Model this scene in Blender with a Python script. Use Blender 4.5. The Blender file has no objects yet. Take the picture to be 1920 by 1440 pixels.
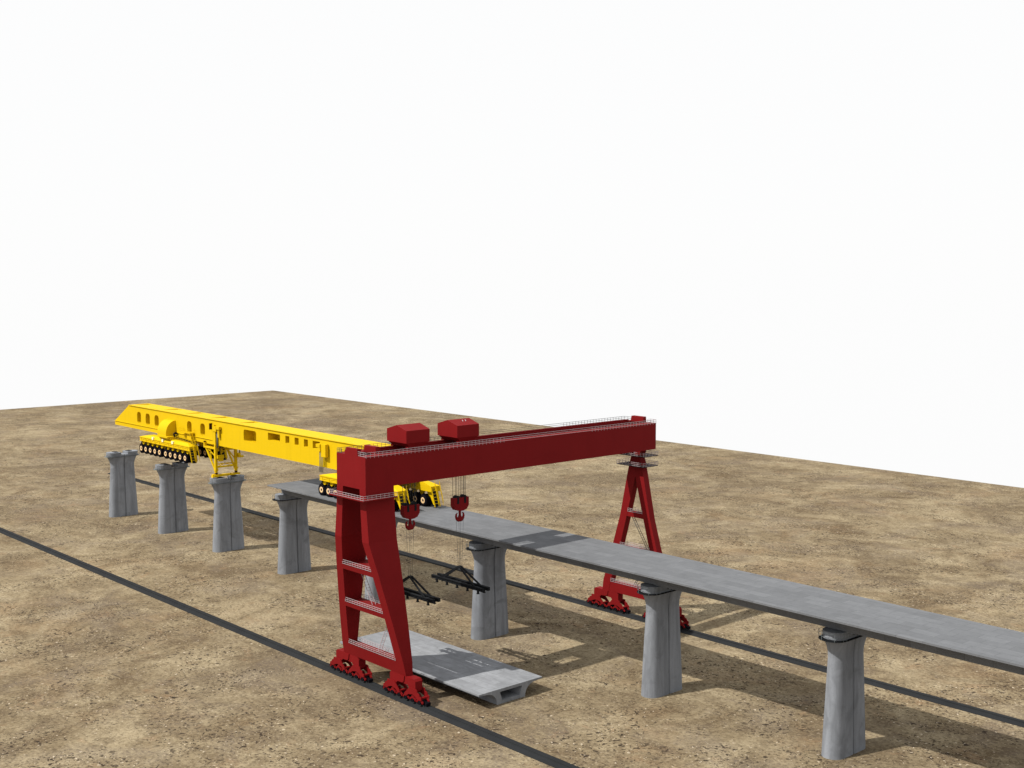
import bpy, math, random
from mathutils import Vector
random.seed(7)
PI = math.pi
scene = bpy.context.scene
COL = scene.collection

# ---------------------------------------------------------------- materials
def nodemat(name):
    m = bpy.data.materials.new(name); m.use_nodes = True
    nt = m.node_tree; nt.nodes.clear()
    out = nt.nodes.new('ShaderNodeOutputMaterial'); b = nt.nodes.new('ShaderNodeBsdfPrincipled')
    nt.links.new(b.outputs[0], out.inputs[0])
    return m, nt, b

def N(nt, kind, **kw):
    n = nt.nodes.new(kind)
    for k, v in kw.items():
        if k in n.inputs: n.inputs[k].default_value = v
        else: setattr(n, k, v)
    return n

def coords(nt, scale=(1, 1, 1)):
    g = N(nt, 'ShaderNodeNewGeometry'); mp = N(nt, 'ShaderNodeMapping')
    mp.inputs['Scale'].default_value = scale
    nt.links.new(g.outputs['Position'], mp.inputs['Vector'])
    return mp.outputs[0]

def noise(nt, vec, scale, detail=4, rough=.55, dist=0.0):
    n = N(nt, 'ShaderNodeTexNoise'); n.inputs['Scale'].default_value = scale
    n.inputs['Detail'].default_value = detail; n.inputs['Roughness'].default_value = rough
    n.inputs['Distortion'].default_value = dist
    nt.links.new(vec, n.inputs['Vector'])
    return n.outputs['Fac']

def ramp(nt, fac, stops):
    r = N(nt, 'ShaderNodeValToRGB'); e = r.color_ramp.elements
    while len(e) < len(stops): e.new(.5)
    for el, (p, c) in zip(e, stops):
        el.position = p; el.color = (c[0], c[1], c[2], 1) if not isinstance(c, (int, float)) else (c, c, c, 1)
    nt.links.new(fac, r.inputs[0])
    return r.outputs[0]

def mix(nt, fac, a, b, mode='MIX'):
    m = N(nt, 'ShaderNodeMix', data_type='RGBA', blend_type=mode)
    for i, v in ((0, fac), (6, a), (7, b)):
        if isinstance(v, (int, float)): m.inputs[i].default_value = v
        elif isinstance(v, tuple): m.inputs[i].default_value = (*v, 1)
        else: nt.links.new(v, m.inputs[i])
    return m.outputs[2]

def bump(nt, b, h, strength, dist):
    bp = N(nt, 'ShaderNodeBump'); bp.inputs['Strength'].default_value = strength
    bp.inputs['Distance'].default_value = dist
    nt.links.new(h, bp.inputs['Height']); nt.links.new(bp.outputs[0], b.inputs['Normal'])

def painted(name, c, rough=.6, var=.05, spec=.05):
    m, nt, b = nodemat(name)
    v = coords(nt)
    f = noise(nt, v, .35, 5, .6)
    col = ramp(nt, f, [(.3, tuple(x * (1 - var) for x in c)), (.7, tuple(min(1, x * (1 + var)) for x in c))])
    streak = noise(nt, coords(nt, (1.4, 1.4, .12)), 1.1, 4, .6)
    col = mix(nt, ramp(nt, streak, [(.52, 0.0), (.78, .35)]), col, tuple(x * .8 for x in c))
    nt.links.new(col, b.inputs['Base Color'])
    b.inputs['Roughness'].default_value = rough
    b.inputs['Specular IOR Level'].default_value = spec
    return m

def concrete(name, c, vertical=False, k=1.0):
    m, nt, b = nodemat(name)
    sc = (1, 1, .13) if vertical else (1, 1, 1)
    f1 = noise(nt, coords(nt, sc), .75, 6, .62, .6)
    f2 = noise(nt, coords(nt), 3.2 if vertical else 2.2, 5, .65)
    f3 = noise(nt, coords(nt, (.35, 1.5, 1) if not vertical else (1, 1, 1)), .4 if not vertical else .25, 4, .6, 1.2)
    d = lambda k: tuple(x * k for x in c)
    col = ramp(nt, f1, [(.32, d(1 - .26 * k)), (.5, d(1.0)), (.68, d(1 + .24 * k))])
    col = mix(nt, ramp(nt, f3, [(.36, .75), (.48, 0.0)]), col, d(1 - .3 * k))
    col = mix(nt, ramp(nt, f2, [(.54, 0.0), (.70, .5 * max(k, .5))]), col, d(.76))
    if not vertical:   # shutter-board and pour marks
        br = N(nt, 'ShaderNodeTexBrick'); br.offset = .37; br.inputs['Scale'].default_value = 1.0
        br.inputs['Color1'].default_value = (1.07, 1.07, 1.07, 1); br.inputs['Color2'].default_value = (.90, .90, .90, 1); br.inputs['Mortar'].default_value = (.74, .74, .74, 1)
        br.inputs['Mortar Size'].default_value = .03; br.inputs['Brick Width'].default_value = 3.26; br.inputs['Row Height'].default_value = 1.65
        nt.links.new(coords(nt), br.inputs['Vector'])
        col = mix(nt, 1.0, col, br.outputs['Color'], 'MULTIPLY')
    nt.links.new(col, b.inputs['Base Color'])
    b.inputs['Roughness'].default_value = .85
    b.inputs['Specular IOR Level'].default_value = .05
    bump(nt, b, f2, .25, .04)
    return m

def mul(nt, a, b, add=0.0):
    m = N(nt, 'ShaderNodeMath', operation='MULTIPLY_ADD'); nt.links.new(a, m.inputs[0])
    if isinstance(b, (int, float)): m.inputs[1].default_value = b
    else: nt.links.new(b, m.inputs[1])
    m.inputs[2].default_value = add
    return m.outputs[0]

def ground_mat():
    m, nt, b = nodemat('dry_earth')
    v = coords(nt)
    def off(x, y):
        mp = N(nt, 'ShaderNodeMapping'); mp.inputs['Location'].default_value = (x, y, 0)
        nt.links.new(v, mp.inputs['Vector']); return mp.outputs[0]
    k = GK
    sc = lambda c: tuple(x * k for x in c)
    big = noise(nt, v, .024, 10, .72, 1.0)
    mid = noise(nt, off(31, 7), .075, 10, .76, .8)
    small = noise(nt, off(5, 77), .30, 8, .74, .3)
    fine = noise(nt, off(90, 12), 1.9, 5, .80)
    col = ramp(nt, mid, [(.36, sc((.078, .056, .033))), (.45, sc((.124, .096, .059))), (.52, sc((.158, .126, .079))), (.62, sc((.215, .177, .115)))])
    warm = ramp(nt, noise(nt, off(400, 20), .045, 6, .66, .4), [(.52, 0.0), (.66, .55)])
    col = mix(nt, warm, col, sc((.158, .108, .062)))
    col = mix(nt, ramp(nt, big, [(.39, .85), (.50, 0.0)]), col, sc((.088, .067, .043)))
    col = mix(nt, ramp(nt, big, [(.52, 0.0), (.62, .50)]), col, sc((.222, .184, .120)))
    col = mix(nt, ramp(nt, small, [(.36, .62), (.50, 0.0)]), col, sc((.072, .053, .033)))
    col = mix(nt, ramp(nt, small, [(.52, 0.0), (.68, .42)]), col, sc((.222, .182, .118)))
    col = mix(nt, ramp(nt, fine, [(.37, .80), (.48, 0.0)]), col, sc((.052, .038, .025)))
    col = mix(nt, ramp(nt, fine, [(.53, 0.0), (.67, .50)]), col, sc((.250, .206, .136)))
    cool = ramp(nt, noise(nt, off(220, 350), .06, 7, .7, .6), [(.50, 0.0), (.62, .6)])
    col = mix(nt, mul(nt, cool, ramp(nt, fine, [(.40, 1.0), (.56, .25)])), col, sc((.098, .080, .066)))
    rust = ramp(nt, noise(nt, off(77, 150), .16, 6, .75, .5), [(.58, 0.0), (.70, .45)])
    col = mix(nt, rust, col, sc((.178, .112, .064)))
    # irregular dark crumbs gathered in patches, a few pale stones
    patch = ramp(nt, noise(nt, off(3, 60), .085, 6, .7, .4), [(.44, .15), (.55, 1.0)])
    for scl, lo, o in ((1.1, .62, 11), (2.4, .60, 52)):
        f = ramp(nt, noise(nt, off(o, o * 2), scl, 2, .5, .3), [(lo, 0.0), (lo + .025, 1.0)])
        col = mix(nt, mul(nt, f, mul(nt, patch, .92)), col, sc((.024, .018, .014)))
    for scl, lo, o in ((1.7, .70, 140), (3.4, .70, 260)):
        f = ramp(nt, noise(nt, off(o, o * 2), scl, 1, .5, .2), [(lo, 0.0), (lo + .03, 1.0)])
        col = mix(nt, mul(nt, f, mul(nt, patch, .6, .3)), col, sc((.34, .29, .22)))
    nt.links.new(col, b.inputs['Base Color'])
    b.inputs['Roughness'].default_value = 1.0
    b.inputs['Specular IOR Level'].default_value = .02
    bump(nt, b, fine, .5, .15)
    return m

GK = 1.32
M = dict(
    ground=ground_mat(),
    red=painted('red_paint', (0.148, 0.0068, 0.0078)),
    yellow=painted('yellow_paint', (.5607, .374, .0040), .6, .02),
    cream=painted('cream_paint', (0.6552, 0.4536, 0.2394), .6),
    white=painted('white_box_paint', (0.7560, 0.7308, 0.5292), .6),
    track=painted('dark_track', (0.0189, 0.0204, 0.0221), .8, .12),
    black=painted('black_steel', (0.0107, 0.0120, 0.0139), .7, .1),
    rubber=painted('tyre_rubber', (0.0057, 0.0050, 0.0076), .9, .1, .03),
    grey=painted('galvanised_rail', (0.33, 0.275, 0.29), .5, .04),
    rope=painted('wire_rope', (0.0567, 0.0630, 0.0655), .6, .04),
    steel=painted('grey_steel', (0.1260, 0.1449, 0.1512), .5, .05),
    concrete=concrete('concrete_deck', (.130, .136, .146), False, .3),
    pale=concrete('concrete_precast', (.208, .218, .234), False, .5),
    pier=concrete('concrete_pier', (.196, .210, .234), True, .9),
    joint=painted('dark_joint', (0.0378, 0.0403, 0.0441), .8),
    glass=painted('dark_panel', (0.0378, 0.0101, 0.0050), .3),
)

# ---------------------------------------------------------------- mesh builder
class MB:
    def __init__(s): s.v = []; s.f = []; s.mi = []; s.smooth = []
    def _add(s, vs, fs, mi=0, sm=False):
        o = len(s.v); s.v += [tuple(p) for p in vs]
        for f in fs: s.f.append([i + o for i in f]); s.mi.append(mi); s.smooth.append(sm)
        return s
    def hexa(s, p, mi=0):   # 4 bottom ccw, 4 top ccw
        return s._add(p, [(3, 2, 1, 0), (4, 5, 6, 7), (0, 1, 5, 4), (1, 2, 6, 5), (2, 3, 7, 6), (3, 0, 4, 7)], mi)
    def box(s, x0, x1, y0, y1, z0, z1, mi=0):
        return s.hexa([(x0, y0, z0), (x1, y0, z0), (x1, y1, z0), (x0, y1, z0), (x0, y0, z1), (x1, y0, z1), (x1, y1, z1), (x0, y1, z1)], mi)
    def cbox(s, c, d, mi=0):
        return s.box(c[0] - d[0] / 2, c[0] + d[0] / 2, c[1] - d[1] / 2, c[1] + d[1] / 2, c[2] - d[2] / 2, c[2] + d[2] / 2, mi)
    def loft(s, secs, mi=0, sm=False, closed_ends=True):
        n = len(secs[0]); vs = [p for q in secs for p in q]; fs = []
        for k in range(len(secs) - 1):
            for i in range(n):
                j = (i + 1) % n
                fs.append((k * n + i, k * n + j, (k + 1) * n + j, (k + 1) * n + i))
        s._add(vs, fs, mi, sm)
        if closed_ends:
            o = len(s.v) - len(vs)
            s.f.append([o + i for i in reversed(range(n))]); s.mi.append(mi); s.smooth.append(False)
            s.f.append([o + (len(secs) - 1) * n + i for i in range(n)]); s.mi.append(mi); s.smooth.append(False)
        return s
    def prism(s, poly, axis, a, b, mi=0):  # poly: 2D points; axis 0/1/2 is the extrusion axis
        def p3(q, t):
            if axis == 0: return (t, q[0], q[1])
            if axis == 1: return (q[0], t, q[1])
            return (q[0], q[1], t)
        return s.loft([[p3(q, a) for q in poly], [p3(q, b) for q in poly]], mi)
    def tube(s, p, q, r, n=8, mi=0, sm=True):
        p = Vector(p); q = Vector(q); d = (q - p).normalized()
        a = d.orthogonal().normalized(); b = d.cross(a)
        ring = lambda c: [c + (a * math.cos(2 * PI * i / n) + b * math.sin(2 * PI * i / n)) * r for i in range(n)]
        return s.loft([ring(p), ring(q)], mi, sm)
    def bar(s, p, q, w, h=None, mi=0):
        h = h or w; p = Vector(p); q = Vector(q); d = (q - p).normalized()
        up = Vector((0, 0, 1))
        if abs(d.z) > .95: up = Vector((0, 1, 0))
        a = d.cross(up).normalized() * w / 2; b = a.cross(d).normalized() * h / 2
        rg = lambda c: [c - a - b, c + a - b, c + a + b, c - a + b]
        return s.loft([rg(p), rg(q)], mi)
    def build(s, name, mats, parent=None, origin=None):
        me = bpy.data.meshes.new(name)
        o0 = Vector(origin) if origin else (parent_world(parent) if parent else Vector((0, 0, 0)))
        me.from_pydata([tuple(Vector(p) - o0) for p in s.v], [], s.f)
        for m in (mats if isinstance(mats, (list, tuple)) else [mats]): me.materials.append(M[m])
        for p, mi, sm in zip(me.polygons, s.mi, s.smooth): p.material_index = mi; p.use_smooth = sm
        me.validate()
        bm_fix(me)
        ob = bpy.data.objects.new(name, me); COL.objects.link(ob)
        if parent:
            ob.parent = parent; ob.location = o0 - parent_world(parent)
        else: ob.location = o0
        return ob

def bm_fix(me):
    import bmesh
    bm = bmesh.new(); bm.from_mesh(me); bmesh.ops.recalc_face_normals(bm, faces=bm.faces); bm.to_mesh(me); bm.free()

def parent_world(o):
    v = Vector((0, 0, 0))
    while o: v += o.location; o = o.parent
    return v

def tag(o, label, cat, group=None, kind=None):
    if label: o['label'] = label
    if cat: o['category'] = cat
    if group: o['group'] = group
    if kind: o['kind'] = kind
    return o

def empty(name, loc, label, cat, group=None):
    o = bpy.data.objects.new(name, None); COL.objects.link(o); o.location = loc
    o.empty_display_size = .5
    return tag(o, label, cat, group)

def copy_tree(o, parent=None, loc=None):
    c = o.copy(); COL.objects.link(c)
    if parent: c.parent = parent
    if loc is not None: c.location = loc
    for ch in list(o.children): copy_tree(ch, c)
    return c

def railing(pts, z, parent, h=.6, step=.68, r=.044, mat='grey', gaps=(), sink=.0, name='railing'):
    m = MB(); k = 0
    for a, b in zip(pts[:-1], pts[1:]):
        a = Vector((a[0], a[1], z if len(a) < 3 else a[2])); b = Vector((b[0], b[1], z if len(b) < 3 else b[2])); L = (b - a).length
        for f in (1, .56, .12):
            m.bar(a + Vector((0, 0, h * f)), b + Vector((0, 0, h * f)), r, r * 1.1)
        n = max(1, round(L / step))
        for i in range(n + (1 if b == Vector((*pts[-1][:2], b.z)) else 0)):
            p = a + (b - a) * i / n
            if any(g0 < p.y < g1 for g0, g1 in gaps): continue
            m.box(p.x - r * .4, p.x + r * .4, p.y - r * .4, p.y + r * .4, p.z - sink, p.z + h - .03)
    return m.build(name, mat, parent)

def ladder(p, q, width, side, parent, step=.4, r=.05, mat='grey', tread=0, name='ladder'):
    m = MB(); p = Vector(p); q = Vector(q); s = Vector(side).normalized() * width / 2
    m.bar(p - s, q - s, r, r * 1.6); m.bar(p + s, q + s, r, r * 1.6)
    n = int((q - p).length / step)
    for i in range(1, n):
        c = p + (q - p) * i / n
        if tread: m.cbox(c, (max(tread, abs(s.x) * 2), max(tread, abs(s.y) * 2), .04))
        else: m.bar(c - s, c + s, r * .7)
    return m.build(name, mat, parent)

# ---------------------------------------------------------------- ground
g = MB()
g._add([(-463.8, -420, 0), (260, -420, 0), (260, 199.3, 0), (-463.8, 199.3, 0),
        (-463.8, -420, -3), (260, -420, -3), (260, 199.3, -3), (-463.8, 199.3, -3)],
       [(0, 1, 2, 3), (7, 6, 5, 4), (0, 4, 5, 1), (1, 5, 6, 2), (2, 6, 7, 3), (3, 7, 4, 0)])
tag(g.build('ground', 'ground'), 'flat sheet of dry brown gravelly earth', None, kind='structure')

# ---------------------------------------------------------------- crane tracks
TN, TF = -28.62, 25.0
def track(v, label):
    prof = [(v - 1.1, 0), (v - 1.04, .1), (v - .34, .3), (v - .3, .45), (v + .3, .45), (v + .34, .3), (v + 1.04, .1), (v + 1.1, 0)]
    m = MB(); m.prism(prof, 0, -264.9, 120)
    return tag(m.build('crane_track', 'track', origin=(-72, v, 0)), label, 'crane track', 'the two tracks the gantry crane runs on')
track(TN, 'dark grey crane track crossing the foreground under the near red leg')
track(TF, 'dark grey crane track behind the viaduct, under the far slender red leg')

# ---------------------------------------------------------------- viaduct
PU = [0, -29.13, -65.61, -94.8, -123.92, -149.76, -174.79, -200.56]
def stadium(r, L, z, u0, n=10, groove=.2, gw=.15):
    pts = []
    # +u flat face from near (-v) to far, then far arc, -u face, near arc
    pts += [(u0 + r, -L), (u0 + r, -gw), (u0 + r - groove, -gw), (u0 + r - groove, gw), (u0 + r, gw), (u0 + r, L)]
    for i in range(1, n): a = PI / 2 * (1 - 2 * i / n); pts.append((u0 + r * math.sin(a), L + r * math.cos(a)))
    pts += [(u0 - r, L), (u0 - r, gw), (u0 - r + groove, gw), (u0 - r + groove, -gw), (u0 - r, -gw), (u0 - r, -L)]
    for i in range(1, n): a = -PI / 2 * (1 - 2 * i / n); pts.append((u0 + r * math.sin(a), -L - r * math.cos(a)))
    return [(p[0], p[1], z) for p in pts]
def half_cap(r, L, u0, sgn, v0, n=10):
    pts = [(u0 + r, v0 * sgn), (u0 + r, L * sgn)]
    for i in range(1, n): a = PI / 2 * (1 - 2 * i / n); pts.append((u0 + r * math.sin(a), sgn * (L + r * math.cos(a))))
    pts += [(u0 - r, L * sgn), (u0 - r, v0 * sgn)]
    return pts
def pier(u, label, bare):
    u0 = u - 1.4
    t = empty('bridge_pier', (u0, 0, 0), label, 'bridge pier', 'concrete piers in line along the viaduct')
    m = MB()
    secs = [(-.2, 1.404, 2.2), (4, 1.31, 2.08), (8, 1.21, 1.94), (12.0, 1.1, 1.8), (12.7, 1.12, 1.83), (13.4, 1.2, 1.95), (14.0, 1.32, 2.12), (14.658, 1.45, 2.3)]
    m.loft([stadium(r, L, z, u0) for z, r, L in secs], sm=False, closed_ends=False)
    sh = m.build('shaft', 'pier', t)
    for p in sh.data.polygons: p.use_smooth = abs(p.normal.x) < .985 and abs(p.normal.z) < .6 and abs(p.normal.y) > .02
    m = MB()
    m.loft([stadium(1.5, 2.36, z, u0, groove=.22) for z in (14.66, 14.95)])
    for sg in (-1, 1):
        poly = half_cap(1.5, 2.36, u0, sg, .85)
        if sg < 0: poly = poly[::-1]
        m.prism(poly, 2, 14.95, 15.52)
    m.build('cap', 'pier', t)
    for sg in (-1, 1):
        m = MB(); m.box(u0 - .9, u0 + .9, sg * 1.7 - .45, sg * 1.7 + .45, 15.523, 15.645)
        m.build('bearing', 'joint', t)
    # access platform: thin plate round the cap, posts and one wire
    m = MB(); n = 10
    inner = stadium(1.44, 2.3, 0, u0, groove=0)[:]; outer = stadium(1.5 + (.12 if bare else .3), 2.66, 0, u0, groove=0)
    k = len(inner); vs = [(p[0], p[1], z) for z in (14.5, 14.55) for q in (inner, outer) for p in q]
    fs = []
    for i in range(k):
        j = (i + 1) % k
        fs += [(i, j, k + j, k + i), (2 * k + i, 3 * k + i, 3 * k + j, 2 * k + j), (k + i, k + j, 3 * k + j, 3 * k + i)]
    m._add(vs, fs); m.build('platform', 'steel' if bare else 'black', t)
    m = MB(); ring = outer
    for i in range(k):
        a, b = ring[i], ring[(i + 1) % k]
        for h in (.45, .9): m.bar((a[0], a[1], 14.57 + h), (b[0], b[1], 14.57 + h), .025)
    for i in (0, 5, 8, 11, 13, 16, 21, 24, 27, 29):
        p = ring[i % k]; m.box(p[0] - .02, p[0] + .02, p[1] - .02, p[1] + .02, 14.55, 15.49)
    m.build('railing', 'steel', t)
    return t
names = ['grey concrete pier nearest the right edge, its base lowest in the picture',
         'grey concrete pier hiding the foot of the far red leg',
         'grey concrete pier just behind the right-hand hanging black lifting frame',
         'grey concrete pier seen only through the near red crane leg',
         'grey concrete pier under the left end of the finished deck',
         'free grey concrete pier carrying the yellow support leg',
         'free grey concrete pier under the front wheels of the yellow launcher',
         'free grey concrete pier furthest left, beyond the row of wheels']
for i, u in enumerate(PU): pier(u, names[i], i > 4)
pier(29.13, 'grey concrete pier outside the picture, first beyond the right edge', False)
pier(58.2, 'grey concrete pier outside the picture, second beyond the right edge', False)

ZD, BZ, HW = 17.738, 2.088, 5.782
def girder_profile(vc, zb):
    side = [(2.55, 0), (2.6, .35), (2.68, .72), (2.85, 1.02), (3.1, 1.3), (3.5, 1.58), (4.1, 1.76), (4.9, 1.82), (HW, 1.86), (HW, BZ)]
    return [(vc + a, zb + b) for a, b in side] + [(vc - a, zb + b) for a, b in reversed(side)]
def hole_profile(vc, zb):
    h = [(1.68, .45), (1.8, 1.0), (2.02, 1.55), (1.95, 1.68)]
    return [(vc + a, zb + b) for a, b in h] + [(vc - a, zb + b) for a, b in reversed(h)]
def box_girder(name, vc, zb, u0, u1, mat, parent=None, origin=None):
    out = girder_profile(vc, zb); hol = hole_profile(vc, zb); m = MB()
    a = len(out); b = len(hol)
    vs = [(u, *p) for u in (u0, u1) for p in out] + [(u, *p) for u in (u0, u1) for p in hol]
    fs = [(i, (i + 1) % a, a + (i + 1) % a, a + i) for i in range(a)]
    o = 2 * a
    fs += [(o + i, o + (i + 1) % b, o + b + (i + 1) % b, o + b + i) for i in range(b)]
    # end faces: match each outer point with a hole corner
    mp = [0] * 3 + [1] * 2 + [2] * 2 + [3] * 3
    full = mp + [7 - x for x in reversed(mp)]
    for e in (0, 1):
        for i in range(a):
            j = (i + 1) % a; hi, hj = full[i], full[j]
            A, B = e * a + i, e * a + j; H, J = o + e * b + hi, o + e * b + hj
            fs.append((A, B, J, H) if H != J else (A, B, H))
    m._add(vs, fs)
    return m.build(name, mat, parent, origin)
deck = box_girder('viaduct_deck', 0, ZD - BZ, -125.3, 62, 'concrete', origin=(-30, 0, ZD - BZ))
tag(deck, 'long grey concrete viaduct deck lying on the row of piers', 'bridge deck')
bg = box_girder('box_girder', -18.08, .012, -74.33, -41.73, 'pale', origin=(-58, -18.08, 0))
tag(bg, 'pale hollow concrete box girder lying on the ground beside the near crane leg', 'box girder')

# ---------------------------------------------------------------- gantry crane
UC = -57.9
crane = empty('gantry_crane', (UC, 0, 0), 'large dark red gantry crane spanning the viaduct, on two tracks', 'gantry crane')
GU0, GU1, GZ0, GZ1 = -61.3, -54.5, 29.1, 33.4
V0, V1 = -32.77, 25.5
for a, b in ((GU0, -59.35), (-56.45, GU1)):
    m = MB(); m.box(a, b, -28.1, 24.85, GZ0, GZ1); m.build('girder', 'red', crane)
for u in (-59.65, -56.15):
    m = MB(); m.box(u - .14, u + .14, -29.3, 24.3, GZ1 + .003, GZ1 + .3); m.build('trolley_rail', 'red', crane)
m = MB()
# head frame over the near leg: closed box with a slot in the top between the two beams
m.box(GU0, -59.35, V0, -28.1, 28.95, GZ1); m.box(-56.45, GU1, V0, -28.1, 28.95, GZ1)
m.box(-59.35, -56.45, V0, V0 + .35, 28.95, GZ1 + .55); m.box(-59.35, -56.45, -28.45, -28.1, 28.95, GZ1 - .4)
m.box(-59.35, -56.45, V0 + .35, -28.45, 28.95, 29.3)
m.hexa([(-59.3, V0 + .36, GZ1 + .004), (-56.5, V0 + .36, GZ1 + .004), (-56.5, V0 + .75, GZ1 + .004), (-59.3, V0 + .75, GZ1 + .004),
        (-59.0, V0 + .36, GZ1 + .9), (-56.45, V0 + .36, GZ1 + .9), (-56.45, V0 + .7, GZ1 + .9), (-59.0, V0 + .7, GZ1 + .9)])
m.build('head_frame', 'red', crane)
for v in (V0 - .004, -29.75, 24.45):
    m = MB(); m.prism([(-59.25, GZ1 + .002), (-56.3, GZ1 + .002), (-56.4, GZ1 + .95), (-59.0, GZ1 + .95)], 1, v, v + (.34 if v < -31 else .7))
    m.build('end_stop', 'red', crane)
m = MB(); m.box(GU0, GU1, 24.85, V1, GZ0, GZ1); m.build('end_plate', 'red', crane)

# near leg
def vfront(z): return V0 if z >= 21.8 else -29.28 + (V0 + 29.28) * (z - 3.8) / 18.0
LV = [(28.95, 1.96, 3.4), (26, 2.15, 3.55), (21.8, 2.45, 4.02), (17.6, 3.45, 4.98), (14, 4.15, 5.72), (10, 4.85, 6.5), (5.4, 5.6, 7.28), (3.7, 5.7, 7.36)]
for sg in (-1, 1):
    m = MB()
    m.loft([[(UC + sg * i, vfront(z), z), (UC + sg * o, vfront(z), z), (UC + sg * o, -28.1, z), (UC + sg * i, -28.1, z)] for z, i, o in LV])
    m.build('leg', 'red', crane)
def hin(z):
    for (z1, i1, o1), (z0, i0, o0) in zip(LV[:-1], LV[1:]):
        if z0 <= z <= z1: return i0 + (i1 - i0) * (z - z0) / (z1 - z0)
    return LV[-1][1]
for z0, z1 in ((17.0, 17.75), (11.3, 12.0), (3.704, 5.5)):
    m = MB(); e = .3
    m.hexa([(UC - hin(z0) - e, vfront(z0) + .006, z0), (UC + hin(z0) + e, vfront(z0) + .006, z0), (UC + hin(z0) + e, -28.106, z0), (UC - hin(z0) - e, -28.106, z0),
            (UC - hin(z1) - e, vfront(z1) + .006, z1), (UC + hin(z1) + e, vfront(z1) + .006, z1), (UC + hin(z1) + e, -28.106, z1), (UC - hin(z1) - e, -28.106, z1)])
    m.build('crossbeam', 'red', crane)
    h = hin(z1) - .05
    railing([(UC - h, vfront(z1) - .05), (UC + h, vfront(z1) - .05)], z1, crane, step=.6)
    railing([(UC - h, -28.15), (UC + h, -28.15)], z1, crane, step=.6)
m = MB(); WZ = 27.8
m.box(-61.6, -53.4, -33.95, V0 - .004, WZ - .14, WZ); m.box(GU1 + .16, -53.4, V0 - .004, -28.3, WZ - .14, WZ); m.box(-61.6, GU0 - .02, V0 - .004, -28.3, WZ - .14, WZ)
m.build('walkway', 'red', crane)
railing([(-61.6, -28.3), (-61.6, -33.92), (-53.42, -33.92), (-53.42, -28.3)], WZ, crane)
ladder((-61.4, -29.0, 17.0), (-58.1, -29.0, 12.0), .55, (0, 1, 0), crane)
ladder((-54.2, -28.9, 11.3), (-57.1, -28.9, 5.5), .55, (0, 1, 0), crane)
# girder top railings
railing([(-56.4, V0 + .1), (GU1 + .05, V0 + .1), (GU1 + .05, V1 - .05), (-55.6, V1 - .05), (-55.6, V1 - .9)], GZ1, crane, gaps=((-7.5, 10.4),), sink=.15)
railing([(-60.2, V0 + .1), (GU0 - .02, V0 + .1), (GU0 - .02, V1 - .3), (-59.7, V1 - .3)], GZ1, crane, gaps=((-13, 10.4),), mat='rope')

# far leg
FV0, FV1 = 24.3, 25.5
LF = [(27.6, 0, .95), (26.2, 0, 1.4), (24.3, 0, 1.85), (17.4, 1.85, 3.35), (12.1, 3.35, 5.0), (5.4, 5.5, 7.2), (3.7, 5.9, 7.4)]
for sg in (-1, 1):
    m = MB()
    m.loft([[(UC + sg * i, FV0 - .02, z), (UC + sg * o, FV0, z), (UC + sg * o, FV1, z), (UC + sg * i, FV1 - .02, z)] for z, i, o in LF])
    m.build('leg', 'red', crane)
m = MB(); m.hexa([(UC - 1.0, 24.2, 27.61), (UC + 1.0, 24.2, 27.61), (UC + 1.0, 25.45, 27.61), (UC - 1.0, 25.45, 27.61),
                  (UC - 1.5, 24.0, GZ0 - .002), (UC + 1.5, 24.0, GZ0 - .002), (UC + 1.5, 25.45, GZ0 - .002), (UC - 1.5, 25.45, GZ0 - .002)])
m.build('pivot', 'red', crane)
def hif(z):
    for (z1, i1, o1), (z0, i0, o0) in zip(LF[:-1], LF[1:]):
        if z0 <= z <= z1: return i0 + (i1 - i0) * (z - z0) / (z1 - z0)
for z0, z1 in ((17.3, 18.1), (11.3, 12.0), (3.706, 5.4)):
    m = MB(); e = .25
    m.box(UC - hif(z0) - e, UC + hif(z0) + e, FV0 + .008, FV1 - .028, z0, z1); m.build('crossbeam', 'red', crane)
    h = hif(z1) - .05
    for v in (FV0 - .03, FV1 - .06): railing([(UC - h, v), (UC + h, v)], z1, crane, step=.6)
for z in (26.25, 27.95):
    m = MB(); a, b = (1.42, .98) if z < 27 else (1.25, 1.2)
    m.box(UC - 3.0, UC + 3.0, 22.9, 24.0, z - .1, z); m.box(UC - 3.0, UC - 1.7, 24.0, 26.6, z - .1, z); m.box(UC + 1.7, UC + 3.0, 24.0, 26.6, z - .1, z); m.box(UC - 1.7, UC + 1.7, 25.6, 26.6, z - .1, z)
    m.build('walkway', 'black', crane)
    railing([(UC - 2.98, 22.92), (UC + 2.98, 22.92), (UC + 2.98, 26.58), (UC - 2.98, 26.58), (UC - 2.98, 22.92)], z, crane, mat='grey' )
ladder((UC - 1.0, 24.9, 17.3), (UC + 2.6, 24.9, 12.0), .5, (0, 1, 0), crane, mat='rope')
ladder((UC + 3.0, 24.9, 11.3), (UC - .6, 24.9, 5.4), .5, (0, 1, 0), crane, mat='rope')

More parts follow.
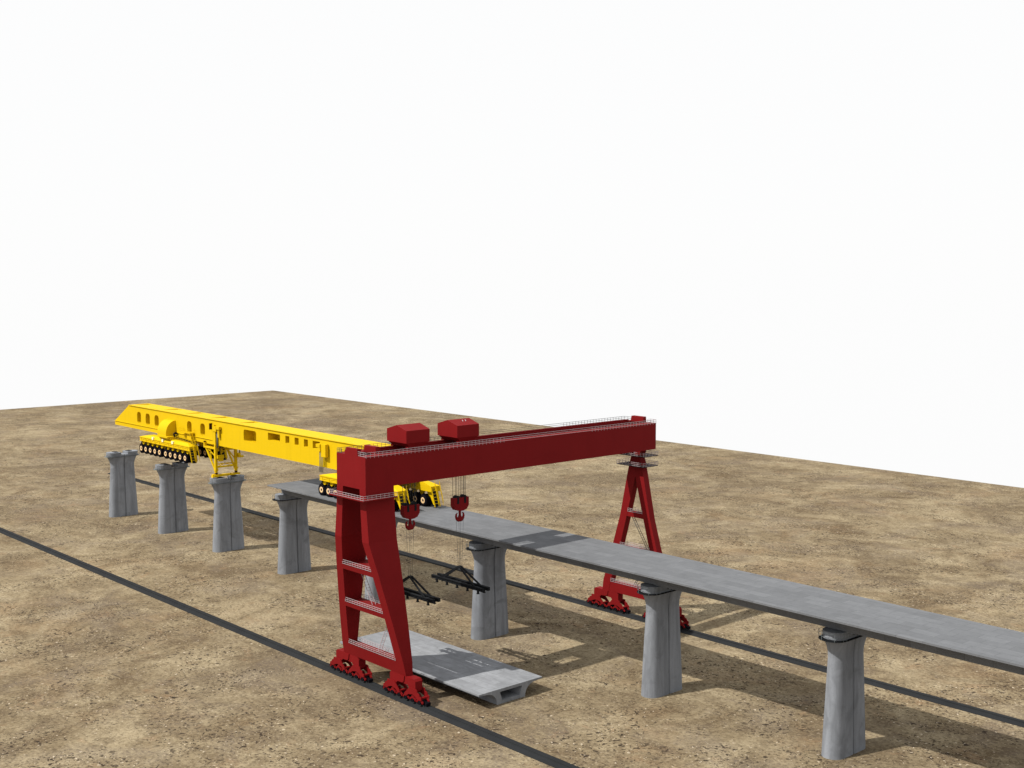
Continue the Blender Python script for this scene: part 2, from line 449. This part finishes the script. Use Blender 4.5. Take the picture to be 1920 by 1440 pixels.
# bogies
def bogie(uc, vc):
    m = MB(); P = lambda poly, a, b: m.prism([(uc + x, z) for x, z in poly], 1, vc + a, vc + b)
    P([(-2.85, 2.1), (-1.7, 2.1), (-1.1, 2.62), (1.1, 2.62), (1.7, 2.1), (2.85, 2.1), (2.85, 3.4), (2.55, 3.69), (-2.55, 3.69), (-2.85, 3.4)], -.6, .6)
    for a, b in ((-.72, -.604), (.604, .72)):
        P([(-.55, 3.69), (-.4, 2.95), (-.15, 2.75), (.15, 2.75), (.4, 2.95), (.55, 3.69)], a, b)
    for s in (-1, 1):
        sub = [(-2.1, 1.2), (-2.05, 1.55), (-1.75, 1.65), (-1.6, 1.95), (-1.25, 2.05), (-1.1, 2.45), (.5, 2.45), (.95, 2.0), (1.55, 1.5), (1.7, 1.2), (1.2, 1.1), (.75, 1.45), (-.2, 1.62), (-.9, 1.4), (-1.3, 1.15)]
        sub = [(s * (2.15 + -x), z) for x, z in sub]
        if s < 0: sub = sub[::-1]
        P(sub, -.74, -.61); P(sub, .61, .74)
        m.box(uc + s * 2.15 - .3, uc + s * 2.15 + .3, vc - .6, vc + .6, 1.7, 2.095)
    for k in range(6):
        c = -3.75 + 1.5 * k
        for a, b in ((-.62, -.42), (.42, .62)):
            P([(c - .7, .78), (c - .66, 1.0), (c - .3, 1.2), (c - .2, 1.42), (c + .2, 1.42), (c + .3, 1.2), (c + .66, 1.0), (c + .7, .78), (c + .5, .74), (c + .36, .98), (c - .36, .98), (c - .5, .74)], a, b)
        m.box(uc + c - .2, uc + c + .2, vc - .42, vc + .42, 1.22, 1.42)
    o = m.build('bogie', 'red', crane)
    for k in range(6):
        c = uc - 3.75 + 1.5 * k
        w = MB(); w.tube((c, vc - .3, .83), (c, vc + .3, .83), .38, 16); w.tube((c, vc - .7, .80), (c, vc + .7, .80), .26, 12)
        w.build('wheel', 'rubber', o)
    for s in (-1, 1):
        w = MB(); w.box(uc + s * 4.75 - .2, uc + s * 4.75 + .2, vc - .35, vc + .35, .58, .95); w.box(uc + s * 4.45 - .15, uc + s * 4.45 + .15, vc - .2, vc + .2, .7, 1.0)
        w.build('buffer', 'rubber', o)
for vc in (TN - .04, TF - .1):
    for s in (-6.55, 6.55): bogie(UC + s, vc)

# ---------------------------------------------------------------- trolleys, hook blocks, lifting frames
def trolley(v, label, marks):
    t = empty('hoist_trolley', (UC, v, GZ1 + .3), label, 'hoist trolley', 'trolleys on top of the gantry crane')
    m = MB(); z0, z1, zr = 34.45, 36.2, 36.86
    m.prism([(UC - 2.26, z0), (UC + 2.26, z0), (UC + 2.26, z1), (UC, zr), (UC - 2.26, z1)], 1, v - 2.05, v + 2.05)
    m.build('house', 'red', t)
    m = MB()
    q = lambda a, b, z: [(UC - a, v - b, z), (UC + a, v - b, z), (UC + a, v + b, z), (UC - a, v + b, z)]
    m.loft([q(1.95, 1.3, 33.85), q(2.2, 1.95, 34.445)])
    for a in (-1, 1):
        m.box(UC + a * 1.75 - .28, UC + a * 1.75 + .28, v - 1.6, v + 1.6, 33.76, 33.95)
    m.build('frame', 'red', t)
    for a in (-1, 1):
        for b in (-1.15, 1.15):
            m = MB(); m.tube((UC + a * 1.75 - .1, v + b, 33.9), (UC + a * 1.75 + .1, v + b, 33.9), .195, 12); m.build('wheel', 'black', t)
    if marks:
        for d in (0, .55):
            m = MB(); k = .66 / 2.26
            for y0, y1, x0, x1 in ((-.18, .0, 1.0, .8), (0, .12, .8, .5)):
                a = Vector((UC + x0, v + .2 + d + y0, zr - x0 * k + .02)); b = Vector((UC + x1, v + .2 + d + y1, zr - x1 * k + .02))
                m.bar(a, b, .1, .03)
            m.build('roof_mark', 'grey', t)
    return t
def arc(c, r, a0, a1, n): return [(c[0] + r * math.cos(a0 + (a1 - a0) * i / n), c[1] + r * math.sin(a0 + (a1 - a0) * i / n)) for i in range(n + 1)]
def hook_block(v, label):
    t = empty('hook_block', (UC, v, 23.3), label, 'hook block', 'hook blocks hanging from the gantry crane')
    m = MB()
    m.prism([(v - 1.4, 24.1), (v - 1.0, 23.55), (v - .35, 23.35), (v + .35, 23.35), (v + 1.0, 23.55), (v + 1.4, 24.1), (v + 1.4, 25.22), (v + 1.3, 25.34), (v + .12, 25.34), (v + .0, 25.2), (v - .12, 25.34), (v - 1.3, 25.34), (v - 1.4, 25.22)], 0, UC - .42, UC + .42)
    m.build('block', 'red', t)
    for s in (-.65, .65):
        for a in (-.47, .44):
            m = MB(); m.box(UC + a, UC + a + .03, v + s - .17, v + s + .17, 24.45, 25.33); m.build('slot', 'black', t)
        m = MB(); m.tube((UC - .34, v + s, 25.2), (UC + .34, v + s, 25.2), .46, 20); m.build('sheave', 'black', t)
    m = MB(); m.tube((UC, v, 22.55), (UC, v, 23.4), .19, 10)
    for s in (-1, 1):   # two-armed hook
        pts = [(0, 22.0), (.32, 21.98), (.6, 22.2), (.72, 22.55), (.66, 22.88), (.46, 23.0)]
        rr = [.3, .28, .22, .18, .14, .08]; secs = []
        for (y, z), r in zip(pts, rr):
            i = pts.index((y, z)); a = pts[max(0, i - 1)]; b = pts[min(5, i + 1)]
            d = Vector((0, b[0] - a[0], b[1] - a[1])).normalized(); nn = Vector((1, 0, 0)).cross(d)
            secs.append([Vector((UC, v + s * y, z)) + Vector((math.cos(k * PI / 4) * r * .8, s * nn.y * math.sin(k * PI / 4) * r, nn.z * math.sin(k * PI / 4) * r)) for k in range(8)])
        m.loft(secs, sm=True)
    m.loft([[(UC - .22, v - .34, 22.05), (UC + .22, v - .34, 22.05), (UC + .22, v + .34, 22.05), (UC - .22, v + .34, 22.05)],
            [(UC - .17, v - .17, 22.6), (UC + .17, v - .17, 22.6), (UC + .17, v + .17, 22.6), (UC - .17, v + .17, 22.6)]])
    m.build('hook', 'red', t)
    for j, y in enumerate((-1.08, -.8, -.55, -.08, .06, .5, .68, .82, 1.08)):
        m = MB(); du = .3 if j % 2 else -.3
        m.tube((UC + du, v + y, 25.0), (UC + du, v + y, 34.0), .03, 6); m.build('rope', 'rope', t)
    return t
def lifting_frame(v, label):
    t = empty('lifting_frame', (UC, v, 12.1), label, 'lifting frame', 'lifting frames hanging from the hooks')
    for s in (-.56, .56):
        m = MB(); vb = v + s
        m.box(UC - 5.85, UC + 5.85, vb - .2, vb + .2, 12.78, 12.9); m.box(UC - 5.85, UC + 5.85, vb - .2, vb + .2, 12.4, 12.5)
        m.box(UC - 5.8, UC + 5.8, vb - .07, vb + .07, 12.49, 12.79)
        for k in range(-5, 6): m.box(UC + k * 1.1 - .04, UC + k * 1.1 + .04, vb - .17, vb + .17, 12.5, 12.78)
        m.box(UC - 5.86, UC - 5.78, vb - .2, vb + .2, 12.4, 12.9); m.box(UC + 5.78, UC + 5.86, vb - .2, vb + .2, 12.4, 12.9)
        m.build('beam', 'black', t)
        for k in range(5):
            m = MB(); c = UC - 4.74 + k * 2.37; m.box(c - .12, c + .12, vb - .12, vb + .12, 11.98, 12.4); m.box(c - .2, c + .2, vb - .15, vb + .15, 11.9, 11.99); m.build('lifting_pin', 'black', t)
        for a in (-1, 1):
            m = MB(); m.bar((UC + a * .15, v + s * .3, 14.98), (UC + a * 3.9, vb, 12.85), .22, .2); m.build('strut', 'black', t)
    for k in (-3.9, 3.9):
        m = MB(); m.box(UC + k - .15, UC + k + .15, v - .36, v + .36, 12.55, 12.75); m.build('tie', 'black', t)
    m = MB(); m.box(UC - .3, UC + .3, v - .28, v + .28, 14.85, 15.1); m.build('apex', 'black', t)
    for a in (-.5, -.12, .12, .5):
        m = MB(); m.tube((UC + a * .5, v + a, 22.3), (UC + a * .3, v + a * .4, 15.05), .02, 5); m.build('sling', 'rope', t)
    return t
trolley(-23.0, 'red hoist trolley with gabled house nearer the near crane leg, roof unmarked', False)
trolley(-13.9, 'red hoist trolley with two small pale marks on its roof', True)
hook_block(-22.78, 'red double hook in front of the yellow truck, hung close to the near leg')
hook_block(-13.67, 'red double hook seen against bare ground, the right of the two')
lifting_frame(-22.8, 'black steel lifting frame partly hidden by the near red leg')
lifting_frame(-13.67, 'black steel lifting frame fully in view, overlapping a pier')

# ---------------------------------------------------------------- yellow bridge launcher
L = empty('bridge_launcher', (-150, 0, ZD), 'long yellow bridge launching machine with perforated box beam and rows of black wheels', 'bridge launcher')
BV = 2.27; Z0, Z1, ZF = 22.42, 27.74, 23.45
def rrect(u0, u1, z0, z1, r, n=5):
    pts = []
    for cx, cz, a in ((u1 - r, z0 + r, -PI / 2), (u1 - r, z1 - r, 0), (u0 + r, z1 - r, PI / 2), (u0 + r, z0 + r, PI)):
        for i in range(n + 1): t = a + PI / 2 * i / n; pts.append((cx + r * math.cos(t), cz + r * math.sin(t)))
    return pts
holes = [(-188.3, -186.35, 23.8, 26.45, .72), (-183.95, -181.85, 23.78, 26.42, .72), (-179.5, -177.45, 23.8, 26.42, .72),
         (-164.05, -162.0, 23.85, 26.42, .72), (-158.1, -156.1, 23.85, 26.45, .72), (-140.0, -135.1, 24.4, 26.8, .55),
         (-130.6, -126.15, 25.56, 27.02, .08), (-124.2, -122.8, 25.62, 27.0, .06), (-120.9, -119.5, 25.6, 27.0, .06),
         (-117.65, -116.3, 25.6, 27.0, .06), (-114.65, -112.2, 25.6, 27.0, .06)]
UE = -90.0
m = MB()
def web(side):
    v = side * BV; vi = side * (BV - 2.2)
    def quad(a, b, c, d): m._add([a, b, c, d], [(0, 1, 2, 3)])
    cur = -192.3
    for (u0, u1, z0, z1, r) in holes:
        a, b = u0 - .4, u1 + .4
        quad((cur, v, Z0), (a, v, Z0), (a, v, Z1), (cur, v, Z1)); cur = b
        P = rrect(u0, u1, z0, z1, r); n = len(P); cx, cz = (u0 + u1) / 2, (z0 + z1) / 2; k = n // 4
        R = []
        for i, (x, z) in enumerate(P):   # spread matching points round the cell rim
            q = i // k; f = (i % k) / (k - 1)
            cor = [(b, Z0), (b, Z1), (a, Z1), (a, Z0)][q]
            if f < .5:
                R.append(((x, cor[1]) if q in (0, 2) else (cor[0], z)))
            else: R.append(((cor[0], z) if q in (0, 2) else (x, cor[1])))
            if abs(f - .5) < .11: R[-1] = cor
        vs = [(x, v, z) for x, z in P] + [(x, v, z) for x, z in R] + [(x, vi, z) for x, z in P]
        fs = [(i, (i + 1) % n, n + (i + 1) % n, n + i) for i in range(n)] + [(i, (i + 1) % n, 2 * n + (i + 1) % n, 2 * n + i) for i in range(n)] + [tuple(range(2 * n, 3 * n))]
        m._add(vs, fs)
    quad((cur, v, Z0), (UE, v, Z0), (UE, v, Z1), (cur, v, Z1))
    m._add([(-192.3, v, Z1), (-200.0, v, 23.5), (-200.0, v, Z0), (-192.3, v, Z0)], [(0, 1, 2, 3)])
web(-1); web(1)
m._add([(-192.3, -BV, Z1), (-192.3, BV, Z1), (-200, BV, 23.5), (-200, -BV, 23.5)], [(0, 1, 2, 3)])
m._add([(-200, -BV, 23.5), (-200, BV, 23.5), (-200, BV, Z0), (-200, -BV, Z0)], [(0, 1, 2, 3)])
m._add([(-200, -BV, Z0), (-200, BV, Z0), (UE, BV, Z0), (UE, -BV, Z0)], [(0, 1, 2, 3)])
m._add([(UE, -BV, Z0), (UE, BV, Z0), (UE, BV, Z1), (UE, -BV, Z1)], [(0, 1, 2, 3)])
# top plate; transverse slots cut in to stand for dark shadow stripes
cur = -192.3
T = lambda a, b, c, d: m._add([(a, c, Z1), (b, c, Z1), (b, d, Z1), (a, d, Z1)], [(0, 1, 2, 3)])
for us in (-191.3, -176.6, -166.3, -155.1, -143.1):
    a, b = us - .1, us + 2.2
    T(cur, a, -BV, BV); T(a, b, -BV, -1.35); T(a, b, 2.12, BV); cur = b
    c, d = -1.35, 2.12
    e = a + .2   # wedge-shaped opening, plated beside the narrow end
    m._add([(a, c, Z1), (e, c, Z1), (b, d, Z1), (a, d, Z1), (a, c, Z1 - 1.6), (e, c, Z1 - 1.6), (b, d, Z1 - 1.6), (a, d, Z1 - 1.6), (b, c, Z1)],
           [(0, 1, 5, 4), (1, 2, 6, 5), (2, 3, 7, 6), (3, 0, 4, 7), (4, 5, 6, 7), (1, 8, 2)])
T(cur, UE, -BV, BV)
m.build('main_beam', 'yellow', L)
m = MB()
for s in (-1, 1):
    m.box(-192.3, UE + .02, *sorted((s * BV, s * (BV + .22))), Z1 - .1, Z1 - .004)
m.build('top_flange', 'yellow', L)
m = MB()
for s in (-1, 1):
    m.box(-200.03, -152.6, *sorted((s * BV + s * .003, s * (BV + .09))), Z0 + .01, ZF - .06); m.box(-200.03, -152.6, *sorted((s * BV + s * .003, s * (BV + .27))), ZF - .059, ZF)
m.build('bottom_chord', 'yellow', L)

# wheels: one mesh each of tyre and rim, copied
def make_wheel():
    w = MB(); r = .97
    prof = [(-.42, .5), (-.44, .78), (-.36, .93), (-.2, .98), (.2, .98), (.36, .93), (.44, .78), (.42, .5)]
    n = 26; secs = []
    for y, q in prof: secs.append([(q * math.cos(2 * PI * i / n), y, q * math.sin(2 * PI * i / n)) for i in range(n)])
    w.loft(secs, sm=True, closed_ends=False)
    for i in range(n):   # tread lugs
        a = 2 * PI * (i + .5) / n; c, s = math.cos(a), math.sin(a)
        o = len(w.v)
        tw = .07
        P = []
        for rr in (.95, 1.02):
            for y in (-.36, .36):
                for t in (-tw, tw): P.append((rr * c - t * s, y, rr * s + t * c))
        w._add(P, [(0, 1, 3, 2), (4, 6, 7, 5), (0, 4, 5, 1), (1, 5, 7, 3), (3, 7, 6, 2), (2, 6, 4, 0)])
    tyre = w.build('wheel', 'rubber', L, origin=(0, 0, 0))
    w = MB(); n = 20
    for s in (-1, 1):
        prof = [(.4, .53), (.445, .48), (.43, .30), (.40, .22), (.34, .2), (.33, .1), (.33, 0.001)]
        secs = [[(q * math.cos(2 * PI * i / n), s * y, q * math.sin(2 * PI * i / n)) for i in range(n)] for y, q in prof]
        w.loft(secs[:4], mi=0, sm=True, closed_ends=False); w.loft(secs[3:], mi=1, sm=True, closed_ends=False)
    rim = w.build('rim', ['cream', 'black'], L, origin=(0, 0, 0))
    rim.parent = tyre; rim.location = (0, 0, 0); tyre.scale = (1.07, 1.0, 1.07)
    return tyre
wheel0 = make_wheel(); used = False
LW = parent_world(L)
arm0 = {}
def truck(us, s, has_end_ladder, front):
    """us: u of the first (leftmost) axle, s: side"""
    global used
    vc = s * 3.55; offs = [2.245 * k + (.68 if k > 4 else 0) for k in range(10)]
    for k, o in enumerate(offs):
        for dv in (-.47, .47):
            p = Vector((us + o, vc + dv * 1.04, ZD + 1.055)) - LW
            if not used: wheel0.location = p; used = True
            else: copy_tree(wheel0, L, p)
    u0, u1 = us - .35, us + offs[-1] + 2.45
    a, b = sorted((vc - s * .98, vc + s * .98)); vo = vc + s * .98
    m = MB()
    # body: hexagonal plan on top, raised along the spine
    m.box(u0, u1, a, b, 20.55, 21.5)
    q = lambda x0, x1, y0, y1, z: [(x0, y0, z), (x1, y0, z), (x1, y1, z), (x0, y1, z)]
    ia, ib = sorted((vc - s * .95, vc + s * .35)); m.loft([q(u0, u1, a, b, 21.503), q(u0 + 3.2, u1 - 2.2, ia, ib, 22.05)])
    # lattice panel rim on the outer face
    for z0, z1 in ((20.55, 20.66), (21.33, 21.49)):
        m.box(u0 + .02, u1 - .02, *sorted((vo + s * .002, vo + s * .09)), z0, z1)
    n = 10
    for k in range(n + 1):
        x = u0 + .9 + (u1 - u0 - 1.8) * k / n
        m.box(x - .05, x + .05, *sorted((vo + s * .002, vo + s * .06)), 20.66, 21.33)
        if k < n:
            x2 = x + (u1 - u0 - 1.8) / n
            m.bar((x, vo + s * .03, 20.7), (x2, vo + s * .03, 21.3), .03, .05)
    m.build('truck_body', 'yellow', L)
    if s not in arm0:
        m = MB(); x = 0.0
        m.prism([(x + .1, 20.55), (x + 1.5, 20.55), (x + 1.35, 19.9), (x + .55, 19.2), (x + .15, 18.55), (x - .2, 18.55), (x - .1, 19.1), (x + .45, 19.9)], 1, vc - .05, vc + .05)
        m.prism([(x - .1, 20.55), (x + 1.25, 20.55), (x + 1.15, 20.05), (x + .75, 19.75), (x + .35, 19.75), (x + .0, 20.05)], 1, *sorted((vc + s * .0505, vc + s * .6)))
        m.tube((x, vc - .6, 18.74), (x, vc + .6, 18.74), .12, 8)
        arm = m.build('suspension_arm', 'yellow', L, origin=(x, vc, 20.5))
        c = MB(); c.tube((x - .35, vc + s * .75, 19.5), (x + .25, vc + s * .75, 20.5), .12, 8)
        cyl = c.build('cylinder', 'black', arm)
        arm0[s] = arm; arm.location = Vector((us + offs[0], vc, 20.5)) - LW; start = 1
    else: start = 0
    for o in offs[start:]: copy_tree(arm0[s], L, Vector((us + o, vc, 20.5)) - LW)
    # end apron and ladder at the +u end
    m = MB(); m.prism([(u1 - 2.0, 20.54), (u1 + .3, 20.54), (u1 + .9, 18.4), (u1 - .05, 18.3), (u1 - .9, 19.6)], 1, vc - .45, vc + .35); m.build('end_apron', 'yellow', L)
    m = MB(); m.box(u1 - .8, u1 + .4, vc - .3, vc + .3, 17.95, 18.28); m.build('axle_beam', 'black', L)
    ladder((u1 + .45, vc - .75, 21.4), (u1 + 1.5, vc - .75, 18.2), 1.1, (0, 1, 0), L, step=.52, r=.1, mat='yellow', tread=.16)
    m = MB(); m.hexa([(u1 + 1.2, vc - 1.2, 18.25), (u1 + 1.25, vc - 1.2, 18.25), (u1 + 1.25, vc - .3, 18.25), (u1 + 1.2, vc - .3, 18.25), (u1 + .3, vc - 1.2, 21.0), (u1 + .35, vc - 1.2, 21.0), (u1 + .35, vc - .3, 21.0), (u1 + .3, vc - .3, 21.0)]); m.build('ladder_dark_back', 'black', L)  # black sheet added behind the steps as the shade in their gaps
    railing([(u1 + .4, vc + .5, 21.5), (u1 + 1.5, vc + .5, 18.3)], 21.5, L, h=.9, r=.04, mat='yellow', step=.8)
    if s > 0 or front: railing([(u1 + .4, vc - .5, 21.5), (u1 + 1.5, vc - .5, 18.3)], 21.5, L, h=.9, r=.04, mat='yellow', step=.8)
    return u0, u1, vc
for us, fr in ((-182.0, True), (-108.6, False)):
    for s in (-1, 1): truck(us, s, True, fr)
# axles tying the near and far trucks, and saddles carrying the beam
for uc in (-170.6, -97.2):
    m = MB(); m.box(uc - 2.6, uc + 2.6, -4.3, 4.3, 22.053, 22.41); m.build('saddle', 'yellow', L)
# arched housings at the front truck
for s in (-1, 1):
    m = MB(); poly = [(s * BV + s * .004, 22.42)]; n = 12
    for i in range(n + 1):
        a = PI / 2 * i / n
        poly.append((s * (BV + .004) + s * 2.35 * math.cos(a), 23.3 + 2.75 * math.sin(a)))
    poly.insert(1, (s * (BV + 2.354), 22.42))
    if s > 0: poly = poly[::-1]
    m.prism(poly, 0, -173.4, -169.3); o = m.build('arched_housing', 'yellow', L)
m = MB(); m.box(-172.6, -168.1, -4.9, -2.6, 22.42, 22.75); m.build('housing_base', 'yellow', L)
for u in (-175.7, -170.95, -166.35):
    m = MB(); m.box(u - .3, u + .3, -4.72, -4.6, 21.35, 21.95); m.box(u - .25, u + .25, -4.6, -4.3, 21.5, 21.9)
    m.build('control_box', 'white', L)
# stair down the top of the front near truck and a cable reel
ladder((-169.0, -2.9, 22.5), (-157.8, -3.1, 21.95), .5, (0, 1, 0), L, step=.45, r=.06, mat='black', tread=.1, name='stair')
railing([(-168.6, -3.2, 22.45), (-158.2, -3.4, 21.95)], 22, L, h=.8, r=.035, mat='yellow', step=1.1)
m = MB(); m.tube((-168.2, -2.95, 23.1), (-167.95, -2.95, 23.1), .55, 16); m.build('cable_reel', 'black', L)
# small service platform on the beam side behind the front truck
m = MB(); m.box(-165.4, -160.6, -3.5, -BV - .1, 24.0, 24.1); m.box(-162.8, -160.9, -3.0, -BV - .1, 22.45, 23.98); m.build('service_platform', 'yellow', L)
railing([(-165.4, -BV - .15), (-165.4, -3.48), (-160.6, -3.48), (-160.6, -BV - .15)], 24.1, L, h=.9, r=.035, mat='yellow', step=1.0)
ladder((-160.5, -3.3, 24.1), (-158.9, -3.3, 21.8), .6, (0, 1, 0), L, step=.35, r=.05, mat='yellow', tread=.1)

# front support leg on its pier
US = -151.0
m = MB(); m.box(US - .55, US + .55, -3.35, 2.7, 15.9, 16.25)
m.hexa([(US - .4, -3.6, 15.75), (US + .4, -3.6, 15.75), (US + .4, -2.3, 15.75), (US - .4, -2.3, 15.75), (US - .3, -3.5, 16.4), (US + .3, -3.5, 16.4), (US + .3, -2.3, 16.5), (US - .3, -2.3, 16.5)])
m.build('foot_beam', 'yellow', L)
for v in (-2.62, 2.0):
    m = MB(); m.box(US - .28, US + .28, v - .25, v + .25, 16.7, 22.4); m.box(US - .38, US + .38, v - .34, v + .34, 17.1, 17.5)
    m.build('leg', 'yellow', L)
    m = MB(); m.box(US - .22, US + .32, v - .2, v + .2, 16.26, 16.7); m.build('foot_jack', 'glass', L)
    m = MB(); m.bar((US - 4.2, v, 21.75), (US - .1, v, 16.9), .3, .3); m.build('brace', 'yellow', L)
    m = MB(); m.box(US - 4.6, US + .3, v - .28, v + .28, 21.6, 21.95); m.box(US - 4.75, US - 4.3, v - .25, v + .25, 21.6, 22.7); m.build('outrigger', 'yellow', L)
    if v > 0: continue
    m = MB(); m.bar((US - 2.2, v, 21.6), (US - 1.7, v, 18.4), .16); m.bar((US - 3.6, v, 21.6), (US - .4, v, 20.2), .16); m.build('brace', 'yellow', L)
for z, h in ((17.7, .3), (21.2, .45)):
    m = MB(); m.box(US - .2, US + .2, -2.35, 1.74, z, z + h); m.build('tie_beam', 'yellow', L)
m = MB()
for v0, v1 in ((-2.36, -.9), (1.74, .3)): m.bar((US, v0, 19.4), (US, v1, 21.2), .22, .22)
m.bar((US - 3.6, -2.3, 21.75), (US - 3.6, 1.7, 21.75), .25); m.bar((US - 1.2, -2.3, 18.3), (US - 1.2, 1.7, 18.3), .16)
m.bar((US - .1, -2.3, 17.9), (US - 1.2, 0, 18.3), .14); m.bar((US - .1, 1.7, 17.9), (US - 1.2, 0, 18.3), .14)
m.build('cross_bracing', 'yellow', L)
m = MB(); m.box(US + .3, US + .75, -2.6, -1.1, 19.7, 20.35); m.box(US + .3, US + .65, -2.3, -1.2, 19.1, 19.7); m.build('jack_bracket', 'yellow', L)
m = MB()
for k in range(3): m.box(US + .2, US + .34, -1.15 + .001 * k, -.7, 20.6 + .75 * k, 20.78 + .75 * k)
m.tube((US + .5, -1.9, 20.4), (US + .5, -1.9, 22.3), .13, 8); m.tube((US + .5, 2.7, 20.4), (US + .5, 2.7, 22.2), .1, 8)
m.build('jack', 'black', L)
m = MB(); m.box(US - .2, US + .9, 2.3, 3.4, 19.5, 19.9); m.box(US - .2, US + .6, 2.26, 2.9, 19.9, 20.4); m.build('jack_bracket', 'yellow', L)
# guide mast on the near side of the beam
m = MB(); m.box(US - .3, US + .35, -2.85, -2.41, 22.41, 26.2); m.box(US - 1.0, US - .31, -2.78, -2.42, 22.6, 26.7)
m.box(US - .6, US + .9, -2.99, -2.41, 25.4, 26.45); m.build('guide_mast', 'yellow', L)
m = MB(); m.box(US + .9, US + 2.1, -2.95, -2.41, 25.9, 26.5); m.box(US + 1.1, US + 1.7, -2.75, -2.41, 24.2, 25.9); m.build('guide_roller_box', 'yellow', L)
m = MB(); m.box(US - 2.1, US - 1.9, -2.9, -2.275, 25.6, 26.9); m.build('lamp_panel', 'glass', L)
m = MB()
for d in (.5, .75): m.tube((US + d, -2.55, 22.0), (US + d, -2.55, 25.4), .08, 8)
m.build('hydraulic_line', 'steel', L)
for u in (US - 4.5, US - .4):
    m = MB(); m.box(u - .15, u + .15, -2.9, -2.5, 22.7 if u < US - 2 else 22.42, 22.95 if u < US - 2 else 22.6); m.build('pad', 'glass', L)
# rear mast: bracket on the beam with a bundle of rods down to the rear truck
RU = -110.9
m = MB(); m.box(RU - 1.1, RU + .2, -3.35, -2.42, 26.2, 26.8); m.box(RU - .6, RU + .25, -3.3, -2.42, 25.5, 26.2); m.build('rod_bracket', 'yellow', L)
m = MB(); m.box(RU + .25, RU + 1.7, -3.1, -2.42, 24.5, 26.85); m.build('rod_bracket', 'yellow', L)
for k in range(7):
    m = MB(); u = RU - .35 + .17 * k; m.tube((u, -3.0 + .12 * (k % 2), 21.6), (u, -3.0 + .12 * (k % 2), 25.6), .055, 6); m.build('tie_rod', 'steel', L)
# rear hanging cylinders between the rear trucks
for k in range(4):
    m = MB(); u = -91.2 + .45 * k; m.tube((u, -1.5, 18.4), (u, -1.5, 22.3), .1, 8); m.build('hydraulic_line', 'steel', L)
m = MB(); m.box(-92.8, -88.6, 1.2, 3.9, 21.9, 22.4); m.build('rear_bracket', 'yellow', L)

# ---------------------------------------------------------------- light, sky, camera
el, az = math.radians(50.1), math.radians(71.1)       # shadows fall towards +u, +v
S = 3.6
d = Vector((math.cos(az) * math.cos(el), math.sin(az) * math.cos(el), -math.sin(el)))
sun = bpy.data.lights.new('sun', 'SUN'); sun.energy = S; sun.angle = math.radians(.5); sun.color = (1, .95, .875)
so = bpy.data.objects.new('sun', sun); COL.objects.link(so)
so.rotation_euler = d.to_track_quat('-Z', 'Y').to_euler()
w = bpy.data.worlds.new('World'); scene.world = w; w.use_nodes = True
nt = w.node_tree; nt.nodes.clear()
out = nt.nodes.new('ShaderNodeOutputWorld'); bgw = nt.nodes.new('ShaderNodeBackground'); bgs = nt.nodes.new('ShaderNodeBackground')
add = nt.nodes.new('ShaderNodeAddShader'); sky = nt.nodes.new('ShaderNodeTexSky')
sky.sky_type = 'NISHITA'; sky.sun_disc = False; sky.sun_elevation = el
sd = -d; sky.sun_rotation = math.atan2(sd.x, sd.y)
nt.links.new(sky.outputs[0], bgs.inputs[0]); bgs.inputs[1].default_value = .001
bgw.inputs[0].default_value = (1, 1, 1, 1); bgw.inputs[1].default_value = .637
nt.links.new(bgw.outputs[0], add.inputs[0]); nt.links.new(bgs.outputs[0], add.inputs[1]); nt.links.new(add.outputs[0], out.inputs[0])

cam = bpy.data.cameras.new('camera'); co = bpy.data.objects.new('camera', cam); COL.objects.link(co)
cam.sensor_width = 36; cam.lens = 2317.6 / 1920 * 36; cam.clip_end = 3000; cam.clip_start = 1
co.location = (80.034, -127.568, 57.501)
y, t = math.radians(41.998), math.radians(-4.977)
F = Vector((-math.cos(y) * math.cos(t), math.sin(y) * math.cos(t), math.sin(t)))
co.rotation_euler = F.to_track_quat('-Z', 'Y').to_euler()
scene.camera = co
scene.view_settings.view_transform = 'Standard'; scene.view_settings.look = 'None'
scene.view_settings.exposure = .615; scene.view_settings.gamma = 1
scene.view_settings.use_curve_mapping = False
scene.cycles.max_bounces = 6
